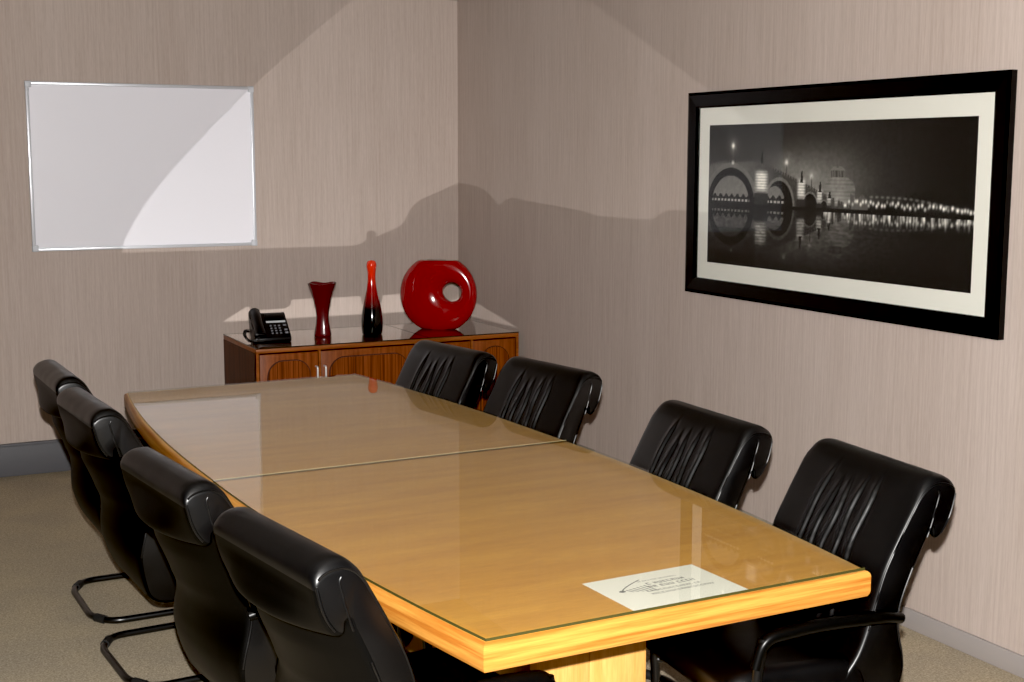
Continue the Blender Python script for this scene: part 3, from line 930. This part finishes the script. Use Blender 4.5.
# ------------------------------------------------------------------ light: a flash above the camera, its mirror images in the two glass tops, an added weak overhead fill
FL = Vector((CAM.x, CAM.y, 1.80))
FE = 1270.0
ld = bpy.data.lights.new('flash', 'SPOT'); lo = bpy.data.objects.new('flash', ld); COL.objects.link(lo)
ld.energy = FE; ld.spot_size = math.radians(85); ld.spot_blend = 0.5; ld.shadow_soft_size = 0.016
ld.color = (1.0, 0.975, 0.945)
lo.location = FL
lo.rotation_euler = (Vector((-1.3, -1.5, 0.95))-FL).to_track_quat('-Z', 'Y').to_euler()

def mirror_light(name, zg, rect, energy, blockers, shape=None):
    """the flash seen reflected in a horizontal glass top at height zg: its light leaves upward through the glass outline, weighted by the glass's reflectance"""
    d = bpy.data.lights.new(name, 'POINT'); o = bpy.data.objects.new(name, d); COL.objects.link(o)
    d.energy = energy; d.shadow_soft_size = 0.006; d.color = ld.color
    o.location = (FL.x, FL.y, 2*zg-FL.z)
    h = zg-o.location.z
    d.use_nodes = True
    nt = d.node_tree; nt.nodes.clear()
    N = lambda t, **k: nt.nodes.new(t)
    def mth(op, a, b=None, c=None):
        n = nt.nodes.new('ShaderNodeMath'); n.operation = op
        for i, s in enumerate((a, b, c)):
            if s is None: continue
            if isinstance(s, (int, float)): n.inputs[i].default_value = s
            else: nt.links.new(s, n.inputs[i])
        return n.outputs[0]
    out = N('ShaderNodeOutputLight'); em = N('ShaderNodeEmission'); nt.links.new(em.outputs[0], out.inputs[0])
    g = N('ShaderNodeNewGeometry'); sp = N('ShaderNodeSeparateXYZ'); nt.links.new(g.outputs['Incoming'], sp.inputs[0])
    dx, dy, dz = sp.outputs
    k = mth('DIVIDE', h, dz)
    px = mth('ADD', mth('MULTIPLY', dx, k), o.location.x)
    py = mth('ADD', mth('MULTIPLY', dy, k), o.location.y)
    cz = mth('ABSOLUTE', dz)
    fres = mth('ADD', 0.05, mth('MULTIPLY', 0.95, mth('POWER', mth('SUBTRACT', 1.0, cz), 4.6)))
    if shape == 'boat':
        t = mth('DIVIDE', mth('SUBTRACT', py, YM), YH)
        hwn = mth('ADD', 0.479, mth('MULTIPLY', 0.108, mth('SUBTRACT', 1.0, mth('POWER', mth('ABSOLUTE', t), 2.3))))
        cx_ = mth('SUBTRACT', TC+TSL*YM, mth('MULTIPLY', TSL, py))
        inx = mth('LESS_THAN', mth('ABSOLUTE', mth('SUBTRACT', px, cx_)), hwn)
        iny = mth('LESS_THAN', mth('ABSOLUTE', t), 1.0)
    else:
        x0, x1, y0, y1 = rect
        inx = mth('LESS_THAN', mth('ABSOLUTE', mth('SUBTRACT', px, (x0+x1)/2)), (x1-x0)/2)
        iny = mth('LESS_THAN', mth('ABSOLUTE', mth('SUBTRACT', py, (y0+y1)/2)), abs(y1-y0)/2)
    nt.links.new(mth('MULTIPLY', mth('MULTIPLY', inx, iny), fres), em.inputs['Strength'])
    rc = bpy.data.collections.new(name+'_receivers')
    for q in [wall_back, wall_right, ceiling]+list(wb.children)+list(pic.children): rc.objects.link(q)
    bc = bpy.data.collections.new(name+'_blockers')
    for b in blockers: bc.objects.link(b)
    o.light_linking.receiver_collection = rc
    o.light_linking.blocker_collection = bc
    return o

def tree(o):
    r = [o]
    for c in o.children: r += tree(c)
    return [q for q in r if q.type == 'MESH']
table_blk = []
for c in chairs[4:]: table_blk += tree(c)      # only the far-side row stands between the reflecting glass and the walls
cab_blk = tree(ph)+[vase1, vase2]+tree(vase3)
mirror_light('flash_glint_in_table_glass', 0.7605, None, FE*1.4, table_blk+cab_blk, 'boat')
mirror_light('flash_glint_in_sideboard_glass', KZ, (KX0, KX1, KY1, KY0), FE*2.3, cab_blk)

ad = bpy.data.lights.new('added_overhead_fill', 'AREA'); ao = bpy.data.objects.new('added_overhead_fill', ad); COL.objects.link(ao)  # invented weak fill from above, not a known fixture
ad.shape = 'RECTANGLE'; ad.size = 1.2; ad.size_y = 2.4; ad.energy = 1.5; ad.color = (1, 0.93, 0.84)
ao.location = (-3.6, -6.4, H-0.02)

w = bpy.data.worlds.new('world'); sc.world = w; w.use_nodes = True
w.node_tree.nodes['Background'].inputs[0].default_value = (0.5, 0.5, 0.5, 1)
w.node_tree.nodes['Background'].inputs[1].default_value = 0.0

sc.view_settings.view_transform = 'Standard'
sc.view_settings.look = 'None'
sc.view_settings.exposure = 0.0
sc.view_settings.use_curve_mapping = True
cm = sc.view_settings.curve_mapping
cm.black_level = (0.009, 0.009, 0.009)
cm.update()
sc.cycles.caustics_reflective = False
sc.cycles.caustics_refractive = False
sc.cycles.max_bounces = 8
sc.cycles.transparent_max_bounces = 12
sc.cycles.sample_clamp_indirect = 4.0
sc.cycles.use_denoising = True
